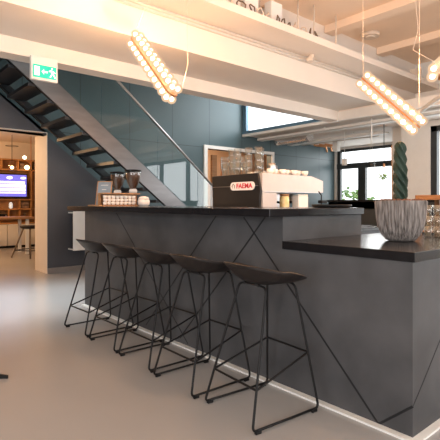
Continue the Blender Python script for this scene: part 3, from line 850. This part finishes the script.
# ================================================================== LIBRARY ROOM (left)
SY = 12.0
def SX(px, py, Y=SY): return P(px, py, Y=Y)
bs = thing('bookshelf', 'tall warm wooden wall shelf with compartments around the television', 'shelf')
xl, xr = 1.2, SX(35, 200).x+.6
def zz(py): return EYE+(203-py)/F*(SY/(.759-.651*((15-220)/F)))
zs = [zz(159.5), zz(169.5), zz(199.5), zz(209), zz(218), zz(223)]
m = MB(); m.box(xl, xr, SY+.26, SY+.28, zz(224), zs[0]); m.build('back_board', 'woodshelf', bs)
for z in zs: MB().box(xl, xr, SY, SY+.255, z-.022, z+.012).build('shelf_board', 'woodshelf', bs)
for px, a, b_ in ((-12, 0, 4), (2, 0, 1), (18.5, 0, 1), (31.5, 0, 4), (20, 2, 4), (9, 3, 4), (-25, 0, 4), (40, 0, 4)):
    x = SX(px, 200).x; MB().box(x-.015, x+.015, SY, SY+.255, zs[b_]+.013, zs[a]-.023).build('divider', 'woodshelf', bs)
zc = zz(223)-.03
for i, px in enumerate((-20, -1, 7, 21, 36)):
    x0 = SX(px, 235).x; x1 = SX((-1, 7, 21, 36, 48)[i], 235).x
    d = MB().box(x0+.008, x1-.008, SY-.02, SY+.25, .06, zc-.002, bev=.004).build('cupboard_door', 'cabwhite', bs, 'white cupboard front')
MB().box(xl, xr, SY+.02, SY+.25, 0, .06).build('plinth', 'black', bs)
# tv
tv = thing('television', 'wall screen with blue and white picture inside the wooden shelf', 'television')
tx0, tx1, tz0, tz1 = SX(-8, 190, 11.93).x, SX(26.5, 190, 11.93).x, zz(196.5), zz(175)
MB().box(tx0-.03, tx1+.03, 11.935, 11.995, tz0-.03, tz1+.03, bev=.005).build('case', 'black', tv)
MB().box(tx0, tx1, 11.928, 11.934, tz0, tz1).build('screen', 'scr_blue', tv)
m = MB(); H = tz1-tz0; Wt = tx1-tx0
for a, c2, x in ((.60, .70, .95), (.42, .56, .97), (.24, .38, .97), (.14, .20, .97)): m.box(tx0+.04*Wt, tx0+x*Wt, 11.924, 11.9275, tz0+a*H, tz0+c2*H)
m.ball((tx0+.50*Wt, 11.926, tz0+.86*H), .05, 0, 2, (1.5, .05, .8)).ball((tx0+.9*Wt, 11.926, tz0+.86*H), .04, 0, 2, (1.8, .05, .8))
m.build('picture_blocks', 'scr_white', tv)
# objects on the shelves
kk = 0
for (px, a, hh, mm, nm, lb, ca_) in ((12, 2, .16, 'signwhite', 'white_vase', 'bright white vase on the shelf below the television', 'vase'),
                               (26, 3, .12, 'glassc', 'drinking_glass', 'small clear glass on the lower shelf beside the divider', 'glass')):
    x = SX(px, 200).x; r = .045
    q = MB().lathe([(r*.6, 0), (r, .03), (r, hh*.7), (r*.5, hh)], (x, SY+.10, zs[a+1]+.0125), 16).build(nm, mm); tag(q, lb, ca_)
x = SX(2, 213).x
q = thing('black_receiver', 'flat black device lying on the lower shelf', 'device', (x, SY+.13, zs[4]+.0125)); MB().box(-.15, .13, -.1, .1, 0, .09, bev=.006).build('case', 'black', q); MB().lathe([(.02, -.012), (.018, 0)], (.1, -.1, .045), 12, axis='Y').build('knob', 'steel', q)
bkm = MB().box(-.016, .016, -.08, .08, 0, .19, bev=.002).build('book', 'book'); first = True
for s_, px, n in ((3, 24, 5), (1, 20, 3), (1, 34, 3)):
    x0 = SX(px, 200).x
    for i in range(n):
        if s_ == 3 and px == 24: x0 = SX(21.5, 205).x
        o = bkm if first else bkm.copy()
        if not first: col.objects.link(o)
        first = False
        if s_ == 3: zb_ = zs[3]+.0125
        else: zb_ = zs[1]+.0125
        o.location = (x0+.03+i*.036, SY+.12, zb_)
        if s_ == 3: o.scale = (1, 1, .95)
        tag(o, 'brown book standing on the %s shelf, position %s from the left in its row' % ({(3, 24): 'middle', (1, 20): 'upper', (1, 34): 'upper right'}[(s_, px)], ['first', 'second', 'third', 'fourth', 'fifth'][i]), 'book', 'books in the wooden shelf')
# high table
tb = thing('library_table', 'long pale wooden table in the library room', 'table')
ty0, ty1 = 10.3, 11.0
tz = EYE-(217.2-203)/F*10.3/ray(15, 200).y
MB().box(.8, 3.38, ty0, ty1, tz-.045, tz, bev=.004).build('tabletop', 'wood', tb)
for x in (1.0, 3.22):
    for y in (ty0+.08, ty1-.08): MB().box(x-.03, x+.03, y-.03, y+.03, 0, tz-.046).build('leg', 'white', tb)
# splayed chairs by the table
def lib_stool(label, loc, rz):
    t = thing('library_stool', label, 'stool', loc, rz, 'dark stools before the library table')
    MB().lathe([(0, .60), (.15, .595), (.19, .62), (.20, .66), (.18, .655), (.14, .625), (0, .62)], seg=24).build('seat', 'shell', t)
    for sx in (-1, 1):
        for sy in (-1, 1): MB().tube([(sx*.09, sy*.09, .60), (sx*.25, sy*.25, 0)], .016).build('leg', 'bark', t)
    m = MB(); q_ = .25-.16*.15/.6
    m.tube([(-q_, -q_, .15), (q_, -q_, .15), (q_, q_, .15), (-q_, q_, .15)], .009, closed=True).build('footrest', 'black', t)
    return t
c = P(30, 250, Y=9.75)
l0 = lib_stool('dark round stool with splayed legs before the library table, left one', (c.x, 9.75, 0), .5)
dup(l0, (c.x+.62, 9.85, 0), .1, 'dark round stool before the library table, right one beside the doorway jamb')
# pendant + bulbs
c = P(12, 166.5, Y=10.6)
q = thing('library_pendant', 'glass pendant bulb hanging over the library table', 'pendant lamp', (c.x, c.y, c.z))
MB().tube([(0, 0, .12), (0, 0, 2.719-c.z)], .006, seg=6).build('cord', 'black', q)
MB().lathe([(0, -.10), (.06, -.08), (.08, -.02), (.06, .05), (.025, .12), (.0, .13)], seg=20).build('glass_globe', 'gpend', q)
MB().ball((0, 0, -.02), .04).build('filament_bulb', 'bulbsmall', q)
MB().tube([(.13*math.cos(a*PI/8), .13*math.sin(a*PI/8), P(12, 146, Y=10.6).z-c.z) for a in range(16)], .005, seg=6, closed=True).build('hoop', 'black', q)
c = P(27, 167.5, Y=11.8)
tag(MB().ball(c, .06).tube([c, c+Vector((.0, .195, .0))], .01, seg=8).build('shelf_spotlight', 'bulbsmall'), 'small glowing spot lamp on the upper shelf board', 'lamp')
c = P(24, 133.5, Y=8.6); c.z = 2.70
tag(MB().lathe([(.05, -.02), (.055, .019)], c, 16).build('downlight', 'glow'), 'round downlight in the library ceiling near the opening', 'lamp')
c = P(24.5, 157.5, Y=10.2)
q = thing('wall_spotlight', 'small tilted brass spot lamp on a thin arm near the jamb', 'lamp', c)
MB().ball((0, 0, 0), .035).build('lamp_head', 'glow', q); MB().tube([(.02, 0, -.02), (.16, .1, -.14), (.20, .2, -.18), (.2, .2, 2.719-c.z)], .009, seg=6).build('arm', 'copper', q)
m = MB(); pts = []
for i in range(14):
    a = i/13; pts.append((1.6+1.6*a, 9.4+.8*math.sin(a*PI), 2.66))
tag(m.tube(pts, .014, seg=6).build('ceiling_cable_track', 'black'), 'thin dark curved cable track under the library ceiling', 'cable track')

# store room things
p0 = P(212, 180, Y=7.75); p1 = P(217, 180, Y=7.75)
tag(MB().box(p0.x, p1.x, 7.75, 7.80, 0, P(214, 155, Y=7.75).z).build('wooden_post', 'wood'), 'narrow wooden post standing inside the lit doorway', 'post')
q = thing('picture_frame', 'framed pale print on the wall behind the lit doorway', 'picture', (8.6, 9.58, 1.9))
MB().box(-.35, .35, -.03, .018, -.45, .45).build('frame', 'wood', q); MB().box(-.31, .31, -.034, -.031, -.41, .41).build('print', 'picture', q)
tag(MB().box(6.6, 6.72, 7.52, 7.6, 1.3, 1.6).build('door_hook_board', 'wood'), 'small wooden board hanging inside the doorway', 'board')

# swivel chair whose star foot tip enters at the left edge
tip = P(8, 375.5, Z=.02)
cc = tip-RT*.36
q = thing('swivel_chair', 'dark chair star foot poking in at the left edge of floor', 'chair', (cc.x, cc.y, 0))
for i in range(4):
    a = math.atan2(RT.y, RT.x)+i*PI/2
    d = Vector((math.cos(a), math.sin(a), 0)); n = Vector((-d.y, d.x, 0))
    m = MB(); w0, w1 = .03, .004
    Lf = .36
    vs = [d*.03+n*w0, d*Lf+n*w1, d*Lf-n*w1, d*.03-n*w0]
    A = [m.bm.verts.new((v.x, v.y, .002)) for v in vs]; hs_ = [.06, .022, .022, .06]
    B = [m.bm.verts.new((v.x, v.y, h)) for v, h in zip(vs, hs_)]
    m.bm.faces.new(A[::-1]); m.bm.faces.new(B)
    for k in range(4): m.bm.faces.new((A[k], A[(k+1) % 4], B[(k+1) % 4], B[k]))
    m.build('star_foot', 'black', q)
MB().lathe([(.03, .03), (.03, .42)], seg=16).build('column', 'black', q)
MB().lathe([(.05, .42), (.21, .44), (.23, .48), (.2, .50), (0, .49)], seg=28).build('seat', 'shell', q)

# outside greenery
rnd = random.Random(5)
for i, (px, t, h, lb) in enumerate(((352, 15.5, 1.75, 'round green shrub outside the far window, left one'), (372, 19, 1.25, 'low green shrub outside the far window, right one'))):
    c = P(px, 203, t=t)
    q = thing('garden_shrub', lb, 'shrub', (c.x, c.y, -.05), 0, 'shrubs outside the window')
    MB().tube([(0, 0, 0), (0, 0, h*.6)], .05).build('trunk', 'bark', q)
    m = MB()
    for k in range(260):
        a = rnd.uniform(0, 2*PI); u = rnd.uniform(-1, 1); r = .62*rnd.uniform(.6, 1)
        s_ = math.sqrt(1-u*u)
        p = Vector((r*s_*math.cos(a), r*s_*math.sin(a), h*.62+r*u*1.1))
        m.ball(p, .075, 0, 1, (rnd.uniform(.5, 1.2), rnd.uniform(.5, 1.2), rnd.uniform(.3, .8)))
    m.build('foliage', 'leaf', q)

# ================================================================== LIGHT
w = bpy.data.worlds.new('sky'); bpy.context.scene.world = w; w.use_nodes = True
bg = w.node_tree.nodes['Background']; bg.inputs['Color'].default_value = (.95, .975, 1, 1); bg.inputs['Strength'].default_value = 2.2
def area(name, loc, rot, sx, sy, e, color=(1, 1, 1)):
    l = bpy.data.lights.new(name, 'AREA'); l.shape = 'RECTANGLE'; l.size = sx; l.size_y = sy; l.energy = e; l.color = color
    o = bpy.data.objects.new(name, l); col.objects.link(o); o.location = loc; o.rotation_euler = rot; return o
# daylight through the window openings; west and south ones are added for brightness
area('fill_west', (-3.85, -.3, 1.8), (0, -PI/2, 0), 2.7, 5.6, 175, (.96, .98, 1))
area('fill_south', (2, -4.25, 1.7), (PI/2, 0, 0), 9, 2.6, 165, (.97, .985, 1))
area('daylight_east', (8.62, .7, 1.5), (0, PI/2, 0), 2.2, 6.0, 130, (.97, .985, 1))
area('daylight_far', (10.9, 6.2, 1.8), (0, PI/2, 0), 1.5, 1.7, 40, (.97, .985, 1))
area('daylight_clerestory', (7.2, 6.05, 3.45), (0, PI/2, 0), 1.3, 2.3, 60, (.9, .95, 1))
def point(name, loc, e, color, r=.1):
    l = bpy.data.lights.new(name, 'POINT'); l.energy = e; l.color = color; l.shadow_soft_size = r
    o = bpy.data.objects.new(name, l); col.objects.link(o); o.location = loc; return o
point('library_fill', (1.1, 9.2, 1.9), 110, (1, .62, .32), .12)  # added fill lights, kept out of view, to brighten the library and opening
point('library_fill', (1.6, 11.4, 2.4), 60, (1, .62, .32), .12)
area('daylight_skylight', (1.2, 5.7, 4.14), (0, 0, 0), 2.6, 1.0, 60, (.80, .92, 1)).data.spread = 1.2
point('store_lamp', (6.8, 8.5, 2.5), 45, (1, .72, .45), .12)

# ================================================================== CAMERA
cam = bpy.data.cameras.new('camera'); co = bpy.data.objects.new('camera', cam); col.objects.link(co)
co.location = (0, 0, EYE); co.rotation_euler = (PI/2, 0, -math.atan2(.651, .759))
cam.sensor_width = 36; cam.lens = 36*F/440; cam.shift_y = -17/440; cam.clip_start = .02; cam.clip_end = 200
sc = bpy.context.scene; sc.camera = co
sc.view_settings.view_transform = 'Standard'; sc.view_settings.look = 'None'; sc.view_settings.gamma = 1; sc.view_settings.exposure = .08
sc.cycles.max_bounces = 10; sc.cycles.transparent_max_bounces = 24; sc.cycles.sample_clamp_indirect = 6
sc.cycles.use_denoising = True
